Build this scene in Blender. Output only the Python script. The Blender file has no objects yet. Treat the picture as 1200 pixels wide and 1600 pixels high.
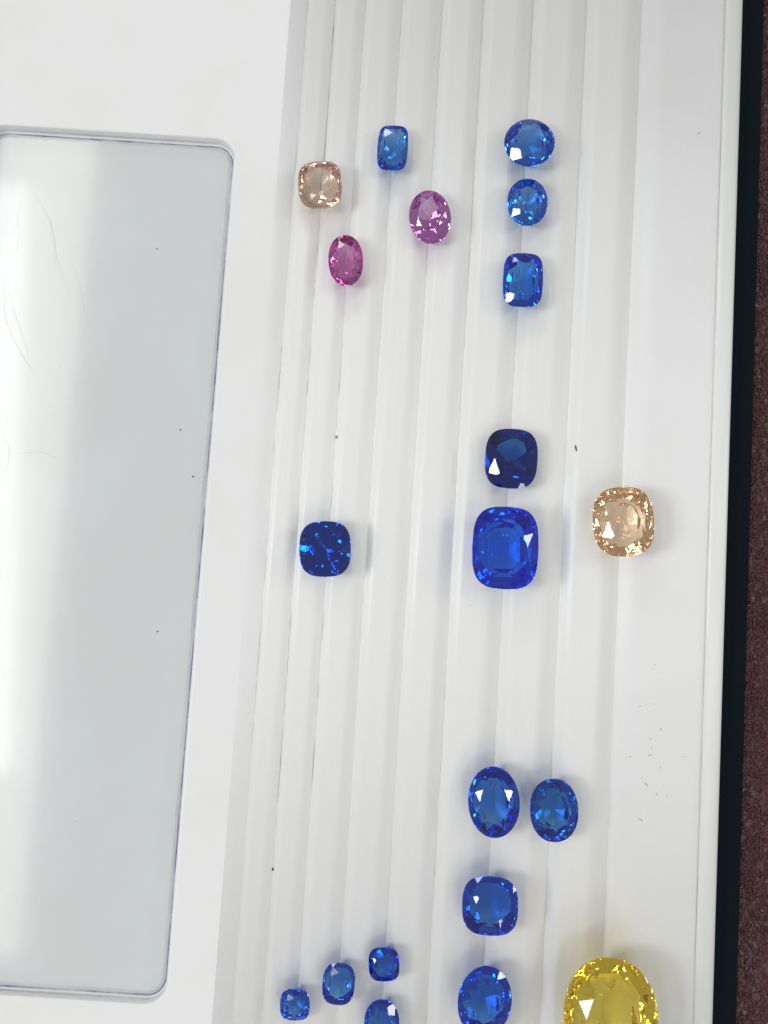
import bpy, bmesh, math, random
from mathutils import Matrix, Vector

S = bpy.context.scene
COL = S.collection

# ------------------------------------------------------------------ camera
# one unit is about one centimetre; tray top is z = 0
cam_d = bpy.data.cameras.new("camera")
cam = bpy.data.objects.new("camera", cam_d)
COL.objects.link(cam)
cam.location = (0, 0, 16)
cam.rotation_euler = (Matrix.Rotation(0.06421909, 3, 'Z') @ Matrix.Rotation(0.1009681, 3, 'X')
                      @ Matrix.Rotation(-0.00782162, 3, 'Y')).to_euler()
cam_d.sensor_fit = 'VERTICAL'
cam_d.sensor_height = 36
cam_d.lens = 36.0
cam_d.clip_start = 0.1
cam_d.clip_end = 500
cam_d.dof.use_dof = True
cam_d.dof.focus_distance = 16.0
cam_d.dof.aperture_fstop = 5.0
S.camera = cam

# ------------------------------------------------------------------ room light
W = bpy.data.worlds.new("World")
S.world = W
W.use_nodes = True
W.node_tree.nodes["Background"].inputs[0].default_value = (0.985, 0.995, 0.985, 1)
W.node_tree.nodes["Background"].inputs[1].default_value = 0.28


def area(name, loc, target, sx, sy, radiance, col=(1, 1, 1), roll=0.0):
    d = bpy.data.lights.new(name, 'AREA')
    d.shape = 'RECTANGLE'
    d.size = sx
    d.size_y = sy
    d.energy = radiance * math.pi * sx * sy     # energy for the wanted radiance
    d.color = col
    o = bpy.data.objects.new(name, d)
    COL.objects.link(o)
    o.location = loc
    q = (Vector(target) - Vector(loc)).to_track_quat('-Z', 'Y')
    o.rotation_euler = (q.to_matrix() @ Matrix.Rotation(roll, 3, 'Z')).to_euler()
    return o


# window to the left, added fills behind, right and in front, two ceiling panels over the panel side
area("window_light", (-93, -14, 84), (0, 0, 0), 30, 40, 12.5, (0.965, 0.98, 1.0))
area("far_fill_light", (-20, 75, 42), (0, 0, 0), 26, 16, 5.5, (0.95, 0.98, 1.0))  # unseen fill, added to light the tray from behind
area("right_fill_light", (70, 20, 44), (0, 0, 0), 13, 18, 8.0, (1.0, 1.0, 0.93))  # unseen fill, added on the right for gem contrast and brightness
area("low_fill_light", (30, -70, 50), (0, 0, 0), 16, 14, 5.0, (1, 0.985, 0.96))  # unseen fill, added to lift the bottom of the tray

for k, (lx, ly) in enumerate(((38, 10), (34, 42), (-6, 38), (28, -34), (-14, -44), (52, -22), (6, 66), (-56, 20), (60, 8), (48, -52), (8, -60), (26, -22), (44, -36), (16, -34))):
    area("sparkle_fill_light", (lx, ly, 58), (lx, ly, 0), 4.2, 4.2, 22.5, (1, 0.985, 0.95) if k % 2 else (0.96, 0.985, 1))  # small unseen lights, added for gem sparkle and even tray brightness

S.view_settings.view_transform = 'Standard'
S.view_settings.look = 'None'
S.view_settings.exposure = 0.22
S.view_settings.gamma = 1.0
c = S.cycles
c.max_bounces = 24
c.transmission_bounces = 24
c.glossy_bounces = 12
c.diffuse_bounces = 5
c.transparent_max_bounces = 12
c.caustics_reflective = True
c.caustics_refractive = True
c.blur_glossy = 0.3
c.sample_clamp_indirect = 25
c.use_denoising = True
c.use_adaptive_sampling = False


# ------------------------------------------------------------------ helpers
def tag(o, label=None, cat=None, group=None, kind=None):
    if label: o["label"] = label
    if cat: o["category"] = cat
    if group: o["group"] = group
    if kind: o["kind"] = kind
    return o


def mesh_obj(name, verts, faces, mat, parent=None, smooth=False, loc=None):
    me = bpy.data.meshes.new(name)
    me.from_pydata(verts, [], faces)
    me.validate()
    me.update()
    if smooth:
        for p in me.polygons: p.use_smooth = True
    if mat: me.materials.append(mat)
    o = bpy.data.objects.new(name, me)
    COL.objects.link(o)
    if parent: o.parent = parent
    if loc: o.location = loc
    return o


def empty(name, loc=(0, 0, 0)):
    o = bpy.data.objects.new(name, None)
    COL.objects.link(o)
    o.location = loc
    return o


def new_mat(name):
    m = bpy.data.materials.new(name)
    m.use_nodes = True
    nt = m.node_tree
    return m, nt, nt.nodes, nt.links


def node(nt, kind, **kw):
    n = nt.nodes.new(kind)
    for k, v in kw.items():
        if k in n.inputs: n.inputs[k].default_value = v
        else: setattr(n, k, v)
    return n


# ------------------------------------------------------------------ materials
def plastic(name, col, rough, grain=0.004, scale=6.0, stretch=(1, 1, 1), tint=(0.5, 0.5, 0.45), spec=0.5, scratches=False):
    m, nt, N, L = new_mat(name)
    b = N["Principled BSDF"]
    b.inputs["Roughness"].default_value = rough
    b.inputs["Specular IOR Level"].default_value = spec
    tc = node(nt, 'ShaderNodeTexCoord')
    mp = node(nt, 'ShaderNodeMapping')
    mp.inputs['Scale'].default_value = stretch
    L.new(tc.outputs['Object'], mp.inputs[0])
    # very faint grime
    n1 = node(nt, 'ShaderNodeTexNoise', Scale=0.55, Detail=4.0)
    L.new(mp.outputs[0], n1.inputs['Vector'])
    r1 = node(nt, 'ShaderNodeValToRGB')
    r1.color_ramp.elements[0].position = 0.35
    r1.color_ramp.elements[1].position = 0.75
    r1.color_ramp.elements[0].color = (*col, 1)
    r1.color_ramp.elements[1].color = (col[0] * 0.965, col[1] * 0.965, col[2] * 0.95, 1)
    L.new(n1.outputs[0], r1.inputs[0])
    # small specks
    n2 = node(nt, 'ShaderNodeTexVoronoi', Scale=1.7)
    L.new(tc.outputs['Object'], n2.inputs['Vector'])
    r2 = node(nt, 'ShaderNodeValToRGB')
    r2.color_ramp.elements[0].position = 0.012
    r2.color_ramp.elements[1].position = 0.022
    r2.color_ramp.elements[0].color = (0.72, 0.70, 0.66, 1)
    r2.color_ramp.elements[1].color = (1, 1, 1, 1)
    L.new(n2.outputs['Distance'], r2.inputs[0])
    mx = node(nt, 'ShaderNodeMix', data_type='RGBA', blend_type='MULTIPLY')
    mx.inputs[0].default_value = 1.0
    L.new(r1.outputs[0], mx.inputs[6]); L.new(r2.outputs[0], mx.inputs[7])
    L.new(mx.outputs[2], b.inputs['Base Color'])
    # fine relief
    n3 = node(nt, 'ShaderNodeTexNoise', Scale=scale, Detail=6.0, Roughness=0.6)
    L.new(mp.outputs[0], n3.inputs['Vector'])
    bp = node(nt, 'ShaderNodeBump', Strength=1.0, Distance=grain)
    L.new(n3.outputs[0], bp.inputs['Height'])
    last = bp
    if scratches:
        for k, (ang, sc) in enumerate(((0.3, 1.0), (-0.7, 1.5), (1.4, 1.1), (2.2, 1.9))):
            mp2 = node(nt, 'ShaderNodeMapping')
            mp2.inputs['Rotation'].default_value = (0, 0, ang)
            mp2.inputs['Scale'].default_value = (6 * sc, 0.9 * sc, 1)
            wn = node(nt, 'ShaderNodeTexNoise', Scale=0.8, Detail=2.0)
            L.new(tc.outputs['Object'], wn.inputs['Vector'])
            ad = node(nt, 'ShaderNodeVectorMath', operation='MULTIPLY_ADD')
            ad.inputs[1].default_value = (0.9, 0.9, 0)
            L.new(wn.outputs['Color'], ad.inputs[0]); L.new(tc.outputs['Object'], ad.inputs[2])
            L.new(ad.outputs[0], mp2.inputs[0])
            v = node(nt, 'ShaderNodeTexVoronoi', feature='DISTANCE_TO_EDGE', Scale=1.2)
            L.new(mp2.outputs[0], v.inputs['Vector'])
            rr = node(nt, 'ShaderNodeValToRGB')
            rr.color_ramp.elements[0].position = 0.0
            rr.color_ramp.elements[1].position = 0.02
            L.new(v.outputs['Distance'], rr.inputs[0])
            b2 = node(nt, 'ShaderNodeBump', Strength=0.3, Distance=0.00012)
            L.new(rr.outputs[0], b2.inputs['Height'])
            L.new(last.outputs[0], b2.inputs['Normal'])
            last = b2
        # worn gloss
        n4 = node(nt, 'ShaderNodeTexNoise', Scale=5.0, Detail=8.0, Roughness=0.7)
        L.new(tc.outputs['Object'], n4.inputs['Vector'])
        mr = node(nt, 'ShaderNodeMapRange')
        mr.inputs['To Min'].default_value = rough * 0.6
        mr.inputs['To Max'].default_value = rough * 1.6
        L.new(n4.outputs[0], mr.inputs[0]); L.new(mr.outputs[0], b.inputs['Roughness'])
    L.new(last.outputs[0], b.inputs['Normal'])
    return m


M_body = plastic("white_plastic", (0.80, 0.80, 0.805), 0.42)
M_rib = plastic("white_ribbed_plastic", (0.82, 0.82, 0.815), 0.38, grain=0.006, scale=9, stretch=(1.6, 0.05, 1))
M_rim = plastic("white_rim_plastic", (0.80, 0.805, 0.80), 0.32, grain=0.003, scale=3, stretch=(1, 0.1, 1))
M_panel = plastic("glossy_white_panel", (0.635, 0.66, 0.672), 0.065, grain=0.0002, scale=5, scratches=True)


M_panel.node_tree.nodes['Principled BSDF'].inputs['Specular IOR Level'].default_value = 0.85


def ink_mat(name, col, lo, hi, scale, stretch, strength=1.0):
    m, nt, N, L = new_mat(name)
    b = N["Principled BSDF"]
    b.inputs["Base Color"].default_value = (*col, 1)
    b.inputs["Roughness"].default_value = 0.7
    tc = node(nt, 'ShaderNodeTexCoord')
    mp = node(nt, 'ShaderNodeMapping')
    mp.inputs['Scale'].default_value = stretch
    L.new(tc.outputs['Object'], mp.inputs[0])
    n = node(nt, 'ShaderNodeTexNoise', Scale=scale, Detail=5.0, Roughness=0.65)
    L.new(mp.outputs[0], n.inputs['Vector'])
    mr = node(nt, 'ShaderNodeMapRange')
    mr.inputs['From Min'].default_value = lo
    mr.inputs['From Max'].default_value = hi
    mr.inputs['To Max'].default_value = strength
    L.new(n.outputs[0], mr.inputs[0])
    tr = node(nt, 'ShaderNodeBsdfTransparent')
    ms = node(nt, 'ShaderNodeMixShader')
    L.new(mr.outputs[0], ms.inputs[0]); L.new(tr.outputs[0], ms.inputs[1]); L.new(b.outputs[0], ms.inputs[2])
    L.new(ms.outputs[0], N["Material Output"].inputs[0])
    return m


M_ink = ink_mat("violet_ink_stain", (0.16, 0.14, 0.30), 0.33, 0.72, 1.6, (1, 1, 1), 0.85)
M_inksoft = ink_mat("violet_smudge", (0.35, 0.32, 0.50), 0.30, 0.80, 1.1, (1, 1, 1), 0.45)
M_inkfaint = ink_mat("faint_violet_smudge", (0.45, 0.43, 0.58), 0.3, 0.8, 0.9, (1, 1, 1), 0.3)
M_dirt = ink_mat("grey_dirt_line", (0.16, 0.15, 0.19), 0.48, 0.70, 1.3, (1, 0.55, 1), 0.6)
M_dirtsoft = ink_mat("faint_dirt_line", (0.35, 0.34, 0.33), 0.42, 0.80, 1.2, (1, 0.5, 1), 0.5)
M_mark = ink_mat("pen_mark_ink", (0.16, 0.16, 0.24), 0.25, 0.70, 14, (1, 1, 1), 0.7)
M_scr = ink_mat("hairline_scratch", (0.42, 0.43, 0.43), 0.2, 0.9, 2.0, (1, 1, 1), 0.35)


def simple(name, col, rough):
    m, nt, N, L = new_mat(name)
    b = N["Principled BSDF"]
    tc = node(nt, 'ShaderNodeTexCoord')
    n = node(nt, 'ShaderNodeTexNoise', Scale=20.0, Detail=3.0)
    L.new(tc.outputs['Object'], n.inputs['Vector'])
    r = node(nt, 'ShaderNodeValToRGB')
    r.color_ramp.elements[0].color = (*[x * 0.7 for x in col], 1)
    r.color_ramp.elements[1].color = (*[min(1, x * 1.3) for x in col], 1)
    L.new(n.outputs[0], r.inputs[0]); L.new(r.outputs[0], b.inputs['Base Color'])
    b.inputs['Roughness'].default_value = rough
    return m


M_black = simple("matte_black", (0.007, 0.011, 0.016), 1.0)
M_black.node_tree.nodes["Principled BSDF"].inputs["Specular IOR Level"].default_value = 0.1
M_lint = simple("dark_lint", (0.03, 0.03, 0.04), 0.9)
M_lint2 = simple("tan_grit", (0.30, 0.26, 0.17), 0.9)


def leather():
    m, nt, N, L = new_mat("brown_leather")
    b = N["Principled BSDF"]
    tc = node(nt, 'ShaderNodeTexCoord')
    wn = node(nt, 'ShaderNodeTexNoise', Scale=7.0, Detail=3.0)
    L.new(tc.outputs['Object'], wn.inputs['Vector'])
    ad = node(nt, 'ShaderNodeVectorMath', operation='MULTIPLY_ADD')
    ad.inputs[1].default_value = (0.10, 0.10, 0)
    L.new(wn.outputs['Color'], ad.inputs[0]); L.new(tc.outputs['Object'], ad.inputs[2])
    mp = node(nt, 'ShaderNodeMapping')
    mp.inputs['Scale'].default_value = (1.3, 0.9, 1)
    L.new(ad.outputs[0], mp.inputs[0])
    v = node(nt, 'ShaderNodeTexVoronoi', feature='DISTANCE_TO_EDGE', Scale=11.0)
    L.new(mp.outputs[0], v.inputs['Vector'])
    hr = node(nt, 'ShaderNodeMapRange', interpolation_type='SMOOTHSTEP')
    hr.inputs['From Max'].default_value = 0.32
    L.new(v.outputs['Distance'], hr.inputs[0])
    v2 = node(nt, 'ShaderNodeTexNoise', Scale=16.0, Detail=2.0)
    L.new(mp.outputs[0], v2.inputs['Vector'])
    b1 = node(nt, 'ShaderNodeBump', Strength=1.0, Distance=0.03)
    L.new(hr.outputs[0], b1.inputs['Height'])
    b2 = node(nt, 'ShaderNodeBump', Strength=1.0, Distance=0.02)
    L.new(v2.outputs[0], b2.inputs['Height']); L.new(b1.outputs[0], b2.inputs['Normal'])
    L.new(b2.outputs[0], b.inputs['Normal'])
    r = node(nt, 'ShaderNodeValToRGB')
    r.color_ramp.elements[0].color = (0.076, 0.015, 0.016, 1)
    r.color_ramp.elements[1].color = (0.048, 0.009, 0.010, 1)
    n3 = node(nt, 'ShaderNodeTexNoise', Scale=1.2, Detail=3.0)
    L.new(tc.outputs['Object'], n3.inputs['Vector'])
    L.new(n3.outputs[0], r.inputs[0]); L.new(r.outputs[0], b.inputs['Base Color'])
    b.inputs['Roughness'].default_value = 0.22
    b.inputs['Specular IOR Level'].default_value = 0.6
    return m


M_leather = leather()


def gem_mat(name, sig, ior=1.77, wav=3.5, amp=0.004):
    """clear crystal, coloured by what its body absorbs (per unit length)"""
    m, nt, N, L = new_mat(name)
    N.remove(N["Principled BSDF"])
    g = node(nt, 'ShaderNodeBsdfGlass', Roughness=0.0, IOR=ior)
    g.inputs['Color'].default_value = (1, 1, 1, 1)
    # hand-cut facets are never perfectly flat
    tc = node(nt, 'ShaderNodeTexCoord')
    nz = node(nt, 'ShaderNodeTexNoise', Scale=wav, Detail=1.5)
    L.new(tc.outputs['Object'], nz.inputs['Vector'])
    bp = node(nt, 'ShaderNodeBump', Strength=1.0, Distance=amp)
    at = node(nt, 'ShaderNodeAttribute', attribute_name="pavilion")
    mu = node(nt, 'ShaderNodeMath', operation='MULTIPLY')
    L.new(nz.outputs[0], mu.inputs[0]); L.new(at.outputs['Fac'], mu.inputs[1])
    L.new(mu.outputs[0], bp.inputs['Height']); L.new(bp.outputs[0], g.inputs['Normal'])
    L.new(g.outputs[0], N["Material Output"].inputs['Surface'])
    s = max(sig)
    a = node(nt, 'ShaderNodeVolumeAbsorption', Density=s)
    a.inputs['Color'].default_value = (*[1 - x / s for x in sig], 1)
    L.new(a.outputs[0], N["Material Output"].inputs['Volume'])
    return m


# ------------------------------------------------------------------ tray
Y0, Y1 = -8.6, 12.6
VALLEY = [-1.778, -1.321, -0.818, -0.212, 0.462, 1.143, 1.970, 2.864, 3.781]
DEPTH = [0.07, 0.075, 0.085, 0.10, 0.11, 0.12, 0.135, 0.145, 0.155]      # of each valley
TZ = -0.80
tray = empty("gem_tray", (0, 0, TZ))
tag(tray, "white plastic gem sorting tray with long ridges and a sunken glossy panel", "tray")
OFF = Vector((0, 0, -TZ))


def tray_part(name, verts, faces, mat, smooth=False):
    return mesh_obj(name, [tuple(Vector(v) + OFF) for v in verts], faces, mat, tray, smooth)


def sweep(name, prof, mat, y0=Y0, y1=Y1, ny=1, cap=True):
    """prof: list of (x,z) left to right, swept along y, closed down to the base"""
    n = len(prof)
    v, f = [], []
    for j in range(ny + 1):
        y = y0 + (y1 - y0) * j / ny
        v += [(x, y, z) for x, z in prof]
    for j in range(ny):
        for i in range(n - 1):
            a = j * n + i
            f.append((a, a + 1, a + 1 + n, a + n))
    if cap:
        b = len(v)
        x0, x1 = prof[0][0], prof[-1][0]
        v += [(x0, y0, -0.5), (x1, y0, -0.5), (x0, y1, -0.5), (x1, y1, -0.5)]
        f.append(tuple(range(n))[::-1] + (b, b + 1))
        f.append(tuple(range(ny * n, ny * n + n)) + (b + 3, b + 2))
        f.append((b + 1, b, b + 2, b + 3))
    o = tray_part(name, v, f, mat)
    for p in o.data.polygons:
        p.use_smooth = len(p.vertices) == 4 and abs(p.normal.z) > 0.05 and p.normal.z > 0
    return o


def rib_z(x, i):
    x0, x1 = VALLEY[i], VALLEY[i + 1]
    u = min(1, max(0, (x - x0) / (x1 - x0)))
    d0, d1 = DEPTH[i], DEPTH[i + 1]
    if u < 0.22:
        t = 1 - u / 0.22
        return -d0 * t ** 1.9
    if u < 0.62: return 0.0
    t = (u - 0.62) / 0.38
    return -d1 * t ** 1.55


EDGE_W = 0.28          # how far the flats beside the outermost valleys roll down


def surf_z(x, y=0):
    if x < VALLEY[0]:
        t = max(0, 1 - (VALLEY[0] - x) / EDGE_W)
        return -DEPTH[0] * t ** 1.9
    if x >= VALLEY[-1]:
        t = max(0, 1 - (x - VALLEY[-1]) / 0.42)
        return -DEPTH[-1] * t ** 2.3
    for i in range(8):
        if x < VALLEY[i + 1]:
            return rib_z(x, i)
    return 0


rib0 = None
for i in range(8):
    n = 40
    prof = [(VALLEY[i] + (VALLEY[i + 1] - VALLEY[i]) * k / n,
             rib_z(VALLEY[i] + (VALLEY[i + 1] - VALLEY[i]) * k / n, i)) for k in range(n + 1)]
    sweep("rib", prof, M_rib)

# flat ledge right of the ribs, then the rounded side rim
prof = [(VALLEY[-1] + 0.42 * k / 10, surf_z(VALLEY[-1] + 0.42 * k / 10 + 1e-6)) for k in range(11)] + \
       [(4.6, 0), (5.0, 0), (5.09, -0.002), (5.125, -0.012), (5.14, -0.035)]
sweep("ledge", prof, M_body)
prof = [(5.14, -0.035), (5.152, -0.014), (5.168, -0.001), (5.19, 0.005), (5.22, 0.006), (5.27, 0.004), (5.33, -0.001),
        (5.38, -0.010), (5.415, -0.024), (5.435, -0.044), (5.445, -0.10), (5.447, -0.5)]
sweep("side_rim", prof, M_rim)

# body left of the ribs with the rounded opening for the sunken panel
HX0, HX1, HY0, HY1 = -6.87, -2.765, -5.985, 7.56
BX0, BX1 = -8.4, VALLEY[0] - EDGE_W
PZ = -0.20


def rrect(x0, x1, y0, y1, r, inset, z, k=10):
    x0 += inset; x1 -= inset; y0 += inset; y1 -= inset; r = max(0.02, r - inset)
    pts = []
    for cx, cy, a0 in ((x1 - r, y1 - r, 0), (x0 + r, y1 - r, 90), (x0 + r, y0 + r, 180), (x1 - r, y0 + r, 270)):
        for i in range(k + 1):
            a = math.radians(a0 + 90 * i / k)
            pts.append((cx + r * math.cos(a), cy + r * math.sin(a), z))
    return pts


K = 10
RC = 0.34
loops = []
outer = []
for ci, (cx, cy) in enumerate(((BX1, Y1), (BX0, Y1), (BX0, Y0), (BX1, Y0))):
    base = rrect(HX0, HX1, HY0, HY1, RC, 0, 0, K)[ci * (K + 1):(ci + 1) * (K + 1)]
    for i, p in enumerate(base):
        t = i / K
        # spread to the outer corner: first half slides on one side, second on the other
        if ci == 0: q = (cx, p[1] + (cy - p[1]) * min(1, t * 2), 0) if t <= .5 else (cx + (p[0] - cx) * (2 * t - 1), cy, 0)
        if ci == 1: q = (p[0] + (cx - p[0]) * min(1, t * 2), cy, 0) if t <= .5 else (cx, cy + (p[1] - cy) * (2 * t - 1), 0)
        if ci == 2: q = (cx, p[1] + (cy - p[1]) * min(1, t * 2), 0) if t <= .5 else (cx + (p[0] - cx) * (2 * t - 1), cy, 0)
        if ci == 3: q = (p[0] + (cx - p[0]) * min(1, t * 2), cy, 0) if t <= .5 else (cx, cy + (p[1] - cy) * (2 * t - 1), 0)
        outer.append(q)
loops.append(outer)
for ins, z in ((-0.03, 0), (-0.012, -0.002), (0.0, -0.010), (0.006, -0.024), (0.016, -0.10), (0.024, PZ + 0.03),
               (0.03, PZ + 0.012), (0.04, PZ + 0.003), (0.055, PZ)):
    loops.append(rrect(HX0, HX1, HY0, HY1, RC, ins, z, K))
v = [p for lp in loops for p in lp]
n = len(outer)
f = []
for j in range(len(loops) - 1):
    for i in range(n):
        a, b = j * n + i, j * n + (i + 1) % n
        f.append((a, b, b + n, a + n))
# outer side wall
b0 = len(v)
v += [(x, y, -0.5) for x, y, z in outer]
for i in range(n):
    f.append((i, b0 + i, b0 + (i + 1) % n, (i + 1) % n))
body = tray_part("body", v, f, M_body)
bm = bmesh.new(); bm.from_mesh(body.data)
bmesh.ops.recalc_face_normals(bm, faces=bm.faces)
up = [q for q in bm.faces if abs(q.normal.z) > 0.99 and q.calc_center_median().z > 0.79]
if up and up[0].normal.z < 0:
    bmesh.ops.reverse_faces(bm, faces=bm.faces)
bm.to_mesh(body.data); bm.free()
for p in body.data.polygons: p.use_smooth = abs(p.normal.z) < 0.999 and max(body.data.vertices[q].co.z for q in p.vertices) - 0.8 > -0.49
# shoulder that rolls from the body down into the first valley
sweep("shoulder", [(BX1 + EDGE_W * k / 10, surf_z(BX1 + EDGE_W * k / 10 - 1e-6)) for k in range(11)], M_body)
# base plate of the tray
bx = [(BX0, Y0), (5.447, Y0), (5.447, Y1), (BX0, Y1)]
v = [(x, y, -0.5) for x, y in bx] + [(x + (0.02 if x < 0 else -0.02), y, TZ) for x, y in bx]
tray_part("base", v, [(3, 2, 1, 0)[::-1], (0, 1, 5, 4)[::-1], (1, 2, 6, 5)[::-1], (2, 3, 7, 6)[::-1], (3, 0, 4, 7)[::-1], (4, 5, 6, 7)[::-1]], M_body)

# the sunken glossy panel
pl = rrect(HX0, HX1, HY0, HY1, RC, 0.055, PZ - 0.003, K)
pl2 = [(x, y, PZ - 0.12) for x, y, z in pl]
nn = len(pl)
f = [tuple(range(nn)), tuple(range(nn, 2 * nn))[::-1]] + [(i, i + nn, (i + 1) % nn + nn, (i + 1) % nn) for i in range(nn)]
panel = tray_part("sunken_panel", pl + pl2, f, M_panel)

# ink drawn round the foot of the recess wall
def ring_strip(name, ins, w, z0, z1, mat, seed):
    rnd = random.Random(seed)
    a = rrect(HX0, HX1, HY0, HY1, RC, ins, z0, K)
    b = rrect(HX0, HX1, HY0, HY1, RC, ins + w, z1, K)
    # subdivide the long straights and wobble the width
    A, B = [], []
    m = len(a)
    for i in range(m):
        pa, qa, pb, qb = Vector(a[i]), Vector(a[(i + 1) % m]), Vector(b[i]), Vector(b[(i + 1) % m])
        steps = max(1, int((qa - pa).length / 0.12))
        for s in range(steps):
            t = s / steps
            u, w_ = pa.lerp(qa, t), pb.lerp(qb, t)
            k = rnd.uniform(0.75, 1.0)
            A.append(u); B.append(u.lerp(w_, k))
    m = len(A)
    vv = [tuple(x) for x in A] + [tuple(x) for x in B]
    ff = [(i, i + m, (i + 1) % m + m, (i + 1) % m) for i in range(m)]
    return tray_part(name, vv, ff, mat)


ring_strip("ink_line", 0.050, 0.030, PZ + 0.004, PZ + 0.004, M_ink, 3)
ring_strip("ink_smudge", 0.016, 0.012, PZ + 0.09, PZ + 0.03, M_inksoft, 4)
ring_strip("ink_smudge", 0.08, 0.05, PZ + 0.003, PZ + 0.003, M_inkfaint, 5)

# corner ink, darker
def blob(cx, cy, z, pts, mat, name, parent_tray=True):
    vv = [(cx + x, cy + y, z) for x, y in pts]
    return vv


# dirt packed in the first valleys
def line_strip(x, w, z, ya, yb, mat, seed, name="dirt_line"):
    rnd = random.Random(seed)
    vv, ff = [], []
    n = int((yb - ya) / 0.15)
    for i in range(n + 1):
        y = ya + (yb - ya) * i / n
        ww = w * rnd.uniform(0.35, 1.0)
        xo = x + rnd.uniform(-0.004, 0.004)
        vv += [(xo - ww / 2, y, z), (xo + ww / 2, y, z)]
        if i: ff.append((2 * i - 2, 2 * i - 1, 2 * i + 1, 2 * i))
    return tray_part(name, vv, ff, mat)


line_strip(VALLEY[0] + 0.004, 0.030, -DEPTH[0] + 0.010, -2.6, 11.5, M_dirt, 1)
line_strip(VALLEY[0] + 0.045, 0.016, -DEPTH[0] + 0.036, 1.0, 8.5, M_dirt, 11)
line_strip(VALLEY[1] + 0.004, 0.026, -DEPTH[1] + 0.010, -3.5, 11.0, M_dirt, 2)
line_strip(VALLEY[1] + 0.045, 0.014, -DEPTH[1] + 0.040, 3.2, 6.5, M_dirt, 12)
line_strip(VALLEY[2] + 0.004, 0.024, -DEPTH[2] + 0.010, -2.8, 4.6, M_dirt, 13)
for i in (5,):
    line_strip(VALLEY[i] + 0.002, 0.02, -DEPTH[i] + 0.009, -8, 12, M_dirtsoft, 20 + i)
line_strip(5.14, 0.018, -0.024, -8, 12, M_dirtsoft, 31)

# pen marks on the right ledge: one printed-on part each
rnd = random.Random(8)
MARKS = [(4.496, -1.463, .07, -35), (4.343, -1.618, .05, 40), (4.333, -1.861, .07, 15), (4.038, -1.899, .045, 0),
         (4.507, -2.034, .06, 75), (4.300, -2.307, .085, -42), (4.462, -2.441, .055, 60), (4.232, -2.838, .11, -33),
         (4.157, -1.124, .04, 20), (4.373, -1.081, .04, -20), (4.845, -1.848, .04, 0), (4.56, -2.31, .05, 40),
         (4.62, -2.46, .04, 110), (4.37, -0.474, .05, 5), (4.767, 8.173, .06, 10), (4.36, -1.75, .05, 80), (4.47, -0.7, .03, 0)]
for x, y, ln, a in MARKS:
    vv, ff = [], []
    a = math.radians(a)
    m = 9
    b = len(vv)
    wd = ln * rnd.uniform(0.28, 0.45)
    for k in range(m):
        t = 2 * math.pi * k / m
        px, py = math.cos(t) * ln * .42 * rnd.uniform(.7, 1.1), math.sin(t) * wd * .42 * rnd.uniform(.6, 1.2)
        vv.append((x + px * math.cos(a) - py * math.sin(a), y + px * math.sin(a) + py * math.cos(a), 0.003))
    ff.append(tuple(range(b, b + m)))
    tray_part("pen_mark", vv, ff, M_mark)


# long curved hairline scratches in the glossy panel
def scratch(pts, w):
    vv, ff = [], []
    P = []
    for i in range(len(pts) - 1):
        p0 = Vector(pts[max(0, i - 1)]); p1 = Vector(pts[i]); p2 = Vector(pts[i + 1]); p3 = Vector(pts[min(len(pts) - 1, i + 2)])
        for s in range(8):
            t = s / 8
            P.append(0.5 * ((2 * p1) + (p2 - p0) * t + (2 * p0 - 5 * p1 + 4 * p2 - p3) * t * t + (3 * p1 - p0 - 3 * p2 + p3) * t ** 3))
    for i, p in enumerate(P):
        q = P[min(i + 1, len(P) - 1)] - P[max(i - 1, 0)]
        nrm = Vector((-q.y, q.x)).normalized() * w * 0.5 * math.sin(math.pi * (i + .5) / len(P))
        vv += [(p.x - nrm.x, p.y - nrm.y, PZ + 0.001), (p.x + nrm.x, p.y + nrm.y, PZ + 0.001)]
        if i: ff.append((2 * i - 2, 2 * i - 1, 2 * i + 1, 2 * i))
    tray_part("scratch", vv, ff, M_scr)


scratch([(-6.38, 5.2), (-6.28, 4.4), (-5.95, 3.8), (-5.66, 3.45)], 0.016)
scratch([(-6.34, 5.0), (-6.15, 4.5), (-5.95, 4.05), (-5.82, 3.75)], 0.014)
scratch([(-6.0, 6.5), (-5.7, 6.0), (-5.5, 5.3), (-5.2, 4.7)], 0.011)
scratch([(-5.75, 6.2), (-5.6, 5.6), (-5.57, 5.1)], 0.010)
scratch([(-6.3, 6.2), (-6.2, 5.8), (-6.25, 5.2)], 0.009)
scratch([(-5.3, 5.4), (-5.1, 4.9), (-4.95, 4.3)], 0.009)
scratch([(-6.2, 2.6), (-6.0, 2.2), (-6.1, 1.6)], 0.009)
scratch([(-5.9, 2.2), (-5.5, 2.25), (-5.2, 2.15)], 0.009)

# ------------------------------------------------------------------ what the tray lies on
# black board, its edge showing right of the tray
prof = [(-9.2, -1.0), (-9.2, -0.83), (-9.17, -0.80), (5.99, -0.80), (6.04, -0.808), (6.075, -0.83), (6.09, -0.87), (6.095, -1.0)]
v, f = [], []
for y in (-9.6, 13.6):
    v += [(x, y, z) for x, z in prof]
n = len(prof)
for i in range(n):
    f.append((i, (i + 1) % n, (i + 1) % n + n, i + n))
f += [tuple(range(n))[::-1], tuple(range(n, 2 * n))]
v = [(x, y, z + 1.0) for x, y, z in v]
slab = mesh_obj("black_slab", v, f, M_black, loc=(0, 0, -1.0))  # plain black solid below the tray, a dark strip at its right
tag(slab, "thin black board under the white tray, showing as a dark strip beside the brown leather", "slab")

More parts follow.
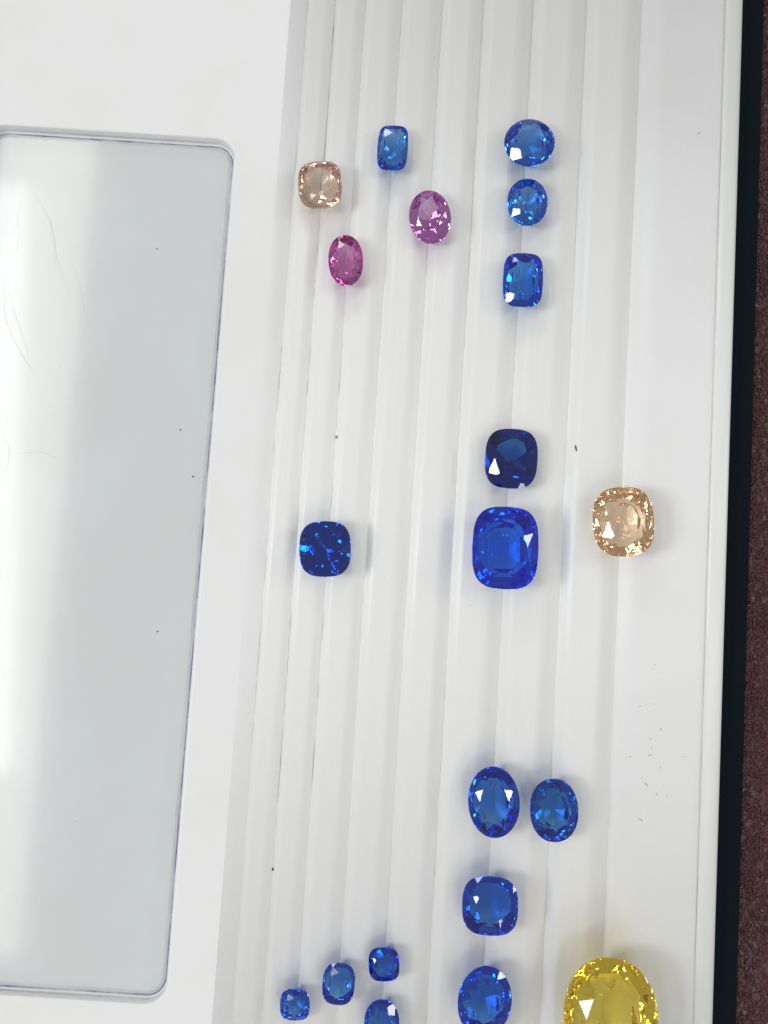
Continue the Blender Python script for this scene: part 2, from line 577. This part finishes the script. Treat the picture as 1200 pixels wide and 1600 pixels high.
v = [(-60, -60, -1.004), (60, -60, -1.004), (60, 60, -1.004), (-60, 60, -1.004)]
desk = mesh_obj("leather_desk_top", v, [(0, 1, 2, 3)], M_leather)
tag(desk, "dark brown grained leather surface under the board", kind="structure")


# ------------------------------------------------------------------ lint and grit
def speck(x, y, z, ln, wd, ang, mat, label, cat="lint", name="lint_speck"):
    bm = bmesh.new()
    bmesh.ops.create_icosphere(bm, subdivisions=2, radius=0.5)
    rn = random.Random(int(abs(x * 1000)))
    for q in bm.verts:
        q.co *= rn.uniform(0.75, 1.15)
        q.co = Vector((q.co.x * ln, q.co.y * wd, (q.co.z + 0.3) * wd * 0.6))
    me = bpy.data.meshes.new(name); bm.to_mesh(me); bm.free(); me.materials.append(mat)
    o = bpy.data.objects.new(name, me); COL.objects.link(o)
    o.location = (x, y, z + wd * 0.05); o.rotation_euler = (0, 0, math.radians(ang))
    tag(o, label, cat, "specks of lint and grit")


speck(2.990, 2.837, surf_z(2.99) + .004, .11, .028, 105, M_lint, "thin dark lint fleck on the ridge right of the dark blue cushion sapphire")
speck(-0.802, 2.776, surf_z(-0.802) + .004, .05, .045, 0, M_lint2, "tiny tan grit grain in a groove above the dark blue stone at left", "grit", "grit_grain")
speck(-1.317, -3.931, surf_z(-1.317) + .004, .05, .028, 80, M_lint, "tiny dark speck low in the second groove, above the smallest blue stones")
speck(-3.945, 5.71, PZ, .022, .022, 0, M_lint, "dark dot in the upper part of the sunken glossy panel")
speck(-3.316, 2.757, PZ, .026, .02, 20, M_lint, "dark dot in the middle of the sunken panel, upper one of a close pair")
speck(-3.052, 2.017, PZ, .026, .024, 0, M_lint, "dark dot near the right edge of the sunken panel, lower one of a close pair")
speck(-3.403, -0.462, PZ, .024, .022, 0, M_lint, "faint dot alone in the lower half of the sunken panel")


# ------------------------------------------------------------------ gems
def clip(faces, nrm, d):
    """keep nrm.x <= d of a convex polyhedron given as lists of points"""
    out, cut = [], []
    for poly in faces:
        ds = [nrm.dot(p) - d for p in poly]
        if max(ds) <= 1e-7:
            out.append(poly); continue
        new = []
        for i in range(len(poly)):
            p, q, dp, dq = poly[i], poly[(i + 1) % len(poly)], ds[i], ds[(i + 1) % len(poly)]
            if dp <= 0: new.append(p)
            if (dp < 0 < dq) or (dq < 0 < dp):
                x = p.lerp(q, dp / (dp - dq))
                new.append(x); cut.append(x)
            elif dp == 0: cut.append(p)
        if len(new) >= 3: out.append(new)
    if len(cut) >= 3:
        cen = sum(cut, Vector()) / len(cut)
        u = (cut[0] - cen).normalized() if (cut[0] - cen).length > 1e-9 else nrm.orthogonal().normalized()
        u = (u - nrm * u.dot(nrm)).normalized()
        w = nrm.cross(u)
        cut.sort(key=lambda p: math.atan2((p - cen).dot(w), (p - cen).dot(u)))
        cc = []
        for p in cut:
            if not cc or (p - cc[-1]).length > 1e-6: cc.append(p)
        if len(cc) > 2 and (cc[0] - cc[-1]).length < 1e-6: cc.pop()
        if len(cc) >= 3: out.append(cc)
    return out


def facet_gem(w, h, n, crown=0.30, table=0.60, pav=0.86, style='brilliant', seed=0, steps=None, gird=0.05):
    """unit outline |x|^n+|y|^n=1 cut by facet planes, then scaled to w by h"""
    rn = random.Random(seed)
    m = n / (n - 1.0)
    sup = lambda a: (abs(math.cos(a)) ** m + abs(math.sin(a)) ** m) ** (1 / m)
    B = 1.6
    c8 = [Vector((x, y, z)) for x in (-B, B) for y in (-B, B) for z in (-B, B)]
    F = [[c8[i] for i in q] for q in ((0, 1, 3, 2), (4, 6, 7, 5), (0, 4, 5, 1), (2, 3, 7, 6), (0, 2, 6, 4), (1, 5, 7, 3))]

    def cutp(F, phi, tanA, r, z, up=1):
        """plane with azimuth phi, slope tanA, through distance r at height z"""
        nr = Vector((math.cos(phi) * tanA, math.sin(phi) * tanA, up)).normalized()
        p = Vector((math.cos(phi) * r, math.sin(phi) * r, z))
        return clip(F, nr, nr.dot(p))

    NG = 56
    for k in range(NG):
        a = 2 * math.pi * (k + 0.5) / NG
        F = clip(F, Vector((math.cos(a), math.sin(a), 0)), sup(a))
    g = gird / 2
    F = clip(F, Vector((0, 0, 1)), g + crown)
    jit = lambda s=0.03: 1 + rn.uniform(-s, s)
    for k in range(8):
        a = k * math.pi / 4
        s = sup(a)
        F = cutp(F, a, crown / (s * (1 - table)) * jit(), s, g)
        # stars
        a2 = a + math.pi / 8
        s2 = sup(a2)
        ts = table * min(s2, sup(a) * 1.0) * math.cos(math.pi / 8) * 1.02
        F = cutp(F, a2, crown / (s2 * (1 - table)) * 0.66 * jit(), ts * jit(0.01), g + crown)
        for d in (-1, 1):
            a3 = a + d * math.pi / 16
            s3 = sup(a3)
            F = cutp(F, a3, crown / (s3 * (1 - table)) * 1.22 * jit(), s3 * 1.0, g)
    if style == 'brilliant':
        for k in range(8):
            a = k * math.pi / 4 + math.pi / 8 * 0
            s = sup(a)
            F = cutp(F, a, pav / s * jit(), s * 0.995, -g, -1)
            for d in (-1, 1):
                a3 = a + d * math.pi / 16
                s3 = sup(a3)
                F = cutp(F, a3, pav / s3 * 1.13 * jit(), s3, -g, -1)
            a4 = a + math.pi / 8
            s4 = sup(a4)
            F = cutp(F, a4, pav / s4 * 0.90 * jit(), s4 * 0.62, -g - pav * 0.395, -1)
        F = clip(F, Vector((0, 0, -1)), g + pav * 0.97)
    else:
        prof = steps or [(1.0, 0.0), (0.80, 0.46), (0.50, 0.80), (0.0, 1.0)]
        for j in range(len(prof) - 1):
            NA = 16 if style == 'step' or j == 0 else 8
            (r0, z0), (r1, z1) = prof[j], prof[j + 1]
            for k in range(NA):
                a = rn.uniform(-0.05, 0.05) * min(j, 2) + 2 * math.pi * k / NA + (math.pi / NA * (j % 2) if style == 'step' else 0)
                s = sup(a)
                t = (z1 - z0) * pav / ((r0 - r1) * s)
                F = cutp(F, a, t * jit(0.05), s * r0 * (1 if j == 0 else jit(0.015)), -g - z0 * pav, -1)
        F = clip(F, Vector((0, 0, -1)), g + pav * 0.985)
    bm = bmesh.new()
    sc = min(w, h) / 2
    for poly in F:
        vs = [bm.verts.new((p.x * w / 2, p.y * h / 2, p.z * sc)) for p in poly]
        try: bm.faces.new(vs)
        except ValueError: pass
    bmesh.ops.remove_doubles(bm, verts=bm.verts, dist=0.0008 * max(w, h))
    bmesh.ops.dissolve_degenerate(bm, edges=bm.edges, dist=1e-5)
    bmesh.ops.recalc_face_normals(bm, faces=bm.faces)
    return bm


BLUE_GROUP = None


def gem(name, xy, w, h, rot, n, mat, label, tilt=(0, 0), **kw):
    bm = facet_gem(w, h, n, **kw)
    me = bpy.data.meshes.new(name)
    T = Matrix.Rotation(math.radians(tilt[0]), 3, 'X') @ Matrix.Rotation(math.radians(tilt[1]), 3, 'Y') @ \
        Matrix.Rotation(math.radians(rot), 3, 'Z')
    for q in bm.verts: q.co = T @ q.co
    # lower it until it touches the ribs
    lift = -9
    smp = [q.co.copy() for q in bm.verts if q.co.z < 0]
    for e in bm.edges:
        a, b = e.verts[0].co, e.verts[1].co
        if min(a.z, b.z) < 0: smp += [a.lerp(b, t / 6) for t in range(1, 6)]
    for p in smp:
        lift = max(lift, surf_z(xy[0] + p.x) - p.z)
    zmin = min(q.co.z for q in bm.verts)
    for q in bm.verts: q.co.z -= zmin
    bm.to_mesh(me); bm.free()
    me.materials.append(mat)
    pa = me.attributes.new("pavilion", 'FLOAT', 'FACE')
    for i, p in enumerate(me.polygons): pa.data[i].value = 1.0 if p.normal.z < -0.1 else 0.0
    o = bpy.data.objects.new(name, me); COL.objects.link(o)
    o.location = (xy[0], xy[1], lift + zmin + 0.002)
    tag(o, label, "gemstone", "faceted gemstones laid out on the tray")
    return o


def blue(k, r=4.6, g=1.95, b=0.32): return (r * k, g * k, b * k)


OV, CU, RE = 2.0, 2.9, 3.8
MOS = [(1.0, 0.0), (0.90, 0.28), (0.74, 0.58), (0.50, 0.84), (0.0, 1.0)]
NAT = [(1.0, 0.0), (0.84, 0.50), (0.52, 0.84), (0.0, 1.0)]
FLATP = [(1.0, 0.0), (0.80, 0.60), (0.5, 0.9), (0.0, 1.0)]

gem("peach_sapphire", (-1.331, 6.769), .694, .770, 7, 3.0, gem_mat("peach_crystal", (0.16, 0.50, 0.75)),
    "pale peach brown square cushion gem, topmost stone of the left cluster", tilt=(0, -3),
    crown=.30, table=.56, pav=.80, style='step', seed=1, steps=FLATP)
gem("blue_sapphire", (-0.213, 7.486), .485, .745, 0, 4.0, gem_mat("light_blue_crystal", blue(1.1)),
    "light blue upright rectangular cushion gem, alone above the pink stones", tilt=(0, -5),
    crown=.34, table=.58, pav=.95, style='step', seed=2, steps=FLATP)
gem("pink_sapphire", (0.454, 6.377), .665, .865, 13, OV, gem_mat("light_pink_crystal", (0.5, 1.7, 0.5)),
    "light pink oval gem leaning left, below and right of the rectangular blue stone", tilt=(5, -7),
    crown=.32, table=.56, pav=.85, style='brilliant', seed=3)
gem("magenta_sapphire", (-0.839, 5.567), .550, .825, 6, 2.15, gem_mat("magenta_crystal", (0.5, 2.2, 0.8)),
    "deep magenta oval gem, lowest stone of the upper left cluster", tilt=(0, 2),
    crown=.34, table=.55, pav=.95, style='step', seed=4, steps=NAT)
gem("blue_sapphire", (1.973, 7.694), .805, .800, 2, OV, gem_mat("bright_blue_crystal", blue(1.0)),
    "round bright blue gem, topmost of the right column", tilt=(-2, -3),
    crown=.26, table=.60, pav=.70, style='oct', seed=5, steps=FLATP)
gem("blue_sapphire", (1.992, 6.712), .640, .780, 2, 2.1, gem_mat("sky_blue_crystal", blue(0.95), wav=5, amp=0.01),
    "small bright blue oval gem just under the round blue one", tilt=(-1, -2),
    crown=.32, table=.55, pav=.86, style='step', seed=6, steps=MOS)
gem("blue_sapphire", (1.985, 5.429), .625, .870, 1, 3.6, gem_mat("royal_blue_crystal", blue(1.3, 4.8, 1.75, .22)),
    "blue upright rectangular cushion gem, third down the right column", tilt=(0, -3),
    crown=.32, table=.58, pav=.90, style='step', seed=7, steps=MOS)
gem("blue_sapphire", (1.948, 2.565), .810, .935, 0, 3.0, gem_mat("dark_navy_crystal", blue(2.1, 6, 1.95, .62)),
    "very dark navy cushion gem resting just above the largest blue stone", tilt=(0, -4),
    crown=.24, table=.64, pav=.82, style='brilliant', seed=8, steps=MOS)
gem("blue_sapphire", (1.901, 1.152), 1.005, 1.250, 1, 3.2, gem_mat("vivid_blue_crystal", blue(1.25, 5.0, 1.45, .08), wav=3, amp=0.014),
    "largest blue gem, a vivid royal blue cushion in the middle of the right column", tilt=(0, 2),
    crown=.28, table=.62, pav=.92, style='oct', seed=9, steps=FLATP)
gem("peach_sapphire", (3.701, 1.677), .920, 1.070, 6, 2.7, gem_mat("golden_peach_crystal", (0.03, 0.34, 0.75), wav=5, amp=0.01),
    "golden peach cushion gem alone on the rightmost groove, right of the blue column", tilt=(0, -7),
    crown=.30, table=.52, pav=.86, style='step', seed=10, steps=MOS)
gem("blue_sapphire", (-0.845, 0.968), .785, .850, 4, 2.9, gem_mat("inky_blue_crystal", blue(1.7, 6, 1.9, .50), wav=3.5, amp=0.011),
    "dark blue squarish cushion gem alone on the left grooves at mid height", tilt=(0, 1),
    crown=.28, table=.60, pav=.95, style='brilliant', seed=21)
gem("blue_sapphire", (1.945, -2.665), .770, 1.045, 6, 2.05, gem_mat("medium_blue_crystal", blue(1.0)),
    "blue oval gem, left one of the side by side pair", tilt=(0, -3),
    crown=.30, table=.56, pav=.80, style='oct', seed=12, steps=FLATP)
gem("blue_sapphire", (2.854, -2.730), .725, .925, 6, 2.2, gem_mat("steel_blue_crystal", blue(1.0, 6, 2.2, .55), wav=5, amp=0.010),
    "darker steel blue oval gem, right one of the side by side pair", tilt=(0, 1),
    crown=.30, table=.56, pav=.88, style='step', seed=13, steps=MOS)
gem("blue_sapphire", (1.966, -4.170), .822, .845, 2, 2.9, gem_mat("mid_blue_crystal", blue(1.15)),
    "square cushion blue gem directly below the side by side pair", tilt=(0, -5),
    crown=.30, table=.50, pav=.78, style='oct', seed=14, steps=FLATP)
gem("blue_sapphire", (-0.830, -5.793), .435, .450, 3, 3.2, gem_mat("small_bright_blue_crystal", blue(1.7), wav=6, amp=0.012),
    "smallest blue gem, lowest and leftmost of the small ones at the bottom", tilt=(3, 0),
    crown=.32, table=.56, pav=.95, style='step', seed=15, steps=MOS)
gem("blue_sapphire", (-0.205, -5.451), .478, .585, -2, 2.8, gem_mat("small_clear_blue_crystal", blue(1.5)),
    "small blue cushion gem with a pale centre, middle of the bottom left three", tilt=(-4, 0),
    crown=.32, table=.60, pav=.85, style='oct', seed=16, steps=FLATP)
gem("blue_sapphire", (0.450, -5.141), .455, .480, 6, 3.2, gem_mat("small_dark_blue_crystal", blue(2.3)),
    "small dark blue square cushion gem, highest of the small bottom stones", tilt=(0, -5),
    crown=.32, table=.56, pav=.90, style='oct', seed=17, steps=NAT)
gem("blue_sapphire", (0.468, -5.948), .515, .640, 4, 2.1, gem_mat("small_mid_blue_crystal", blue(1.7)),
    "small blue oval gem cut off by the bottom edge, below the small dark square one", tilt=(1, 0),
    crown=.32, table=.56, pav=.88, style='step', seed=18, steps=MOS)
gem("blue_sapphire", (1.956, -5.526), .790, 1.010, -6, 2.0, gem_mat("lively_blue_crystal", blue(1.3, 4.8, 1.7, .22), wav=4, amp=0.007),
    "large lively blue oval gem at the bottom end of the right column", tilt=(0, 1),
    crown=.30, table=.52, pav=.90, style='oct', seed=19, steps=MOS)
gem("yellow_sapphire", (3.767, -5.587), 1.345, 1.70, 2, 2.15, gem_mat("golden_yellow_crystal", (0.0, 0.15, 1.6), wav=3, amp=0.01),
    "big golden yellow oval gem cut off by the bottom edge at right", tilt=(0, -6),
    crown=.30, table=.54, pav=.82, style='oct', seed=20, steps=MOS)

# ------------------------------------------------------------------ ceiling panels whose glare shows in the sunken panel
area("ceiling_panel_light", (-27.6, 5, 60), (-27.6, 5, 0), 7.2, 62, 2.5, (1.0, 0.955, 0.84))
area("ceiling_tube_light", (-29.0, 9, 59), (-29.0, 9, 0), 4.0, 44, 3.0, (0.97, 0.99, 1.0), roll=math.radians(4))
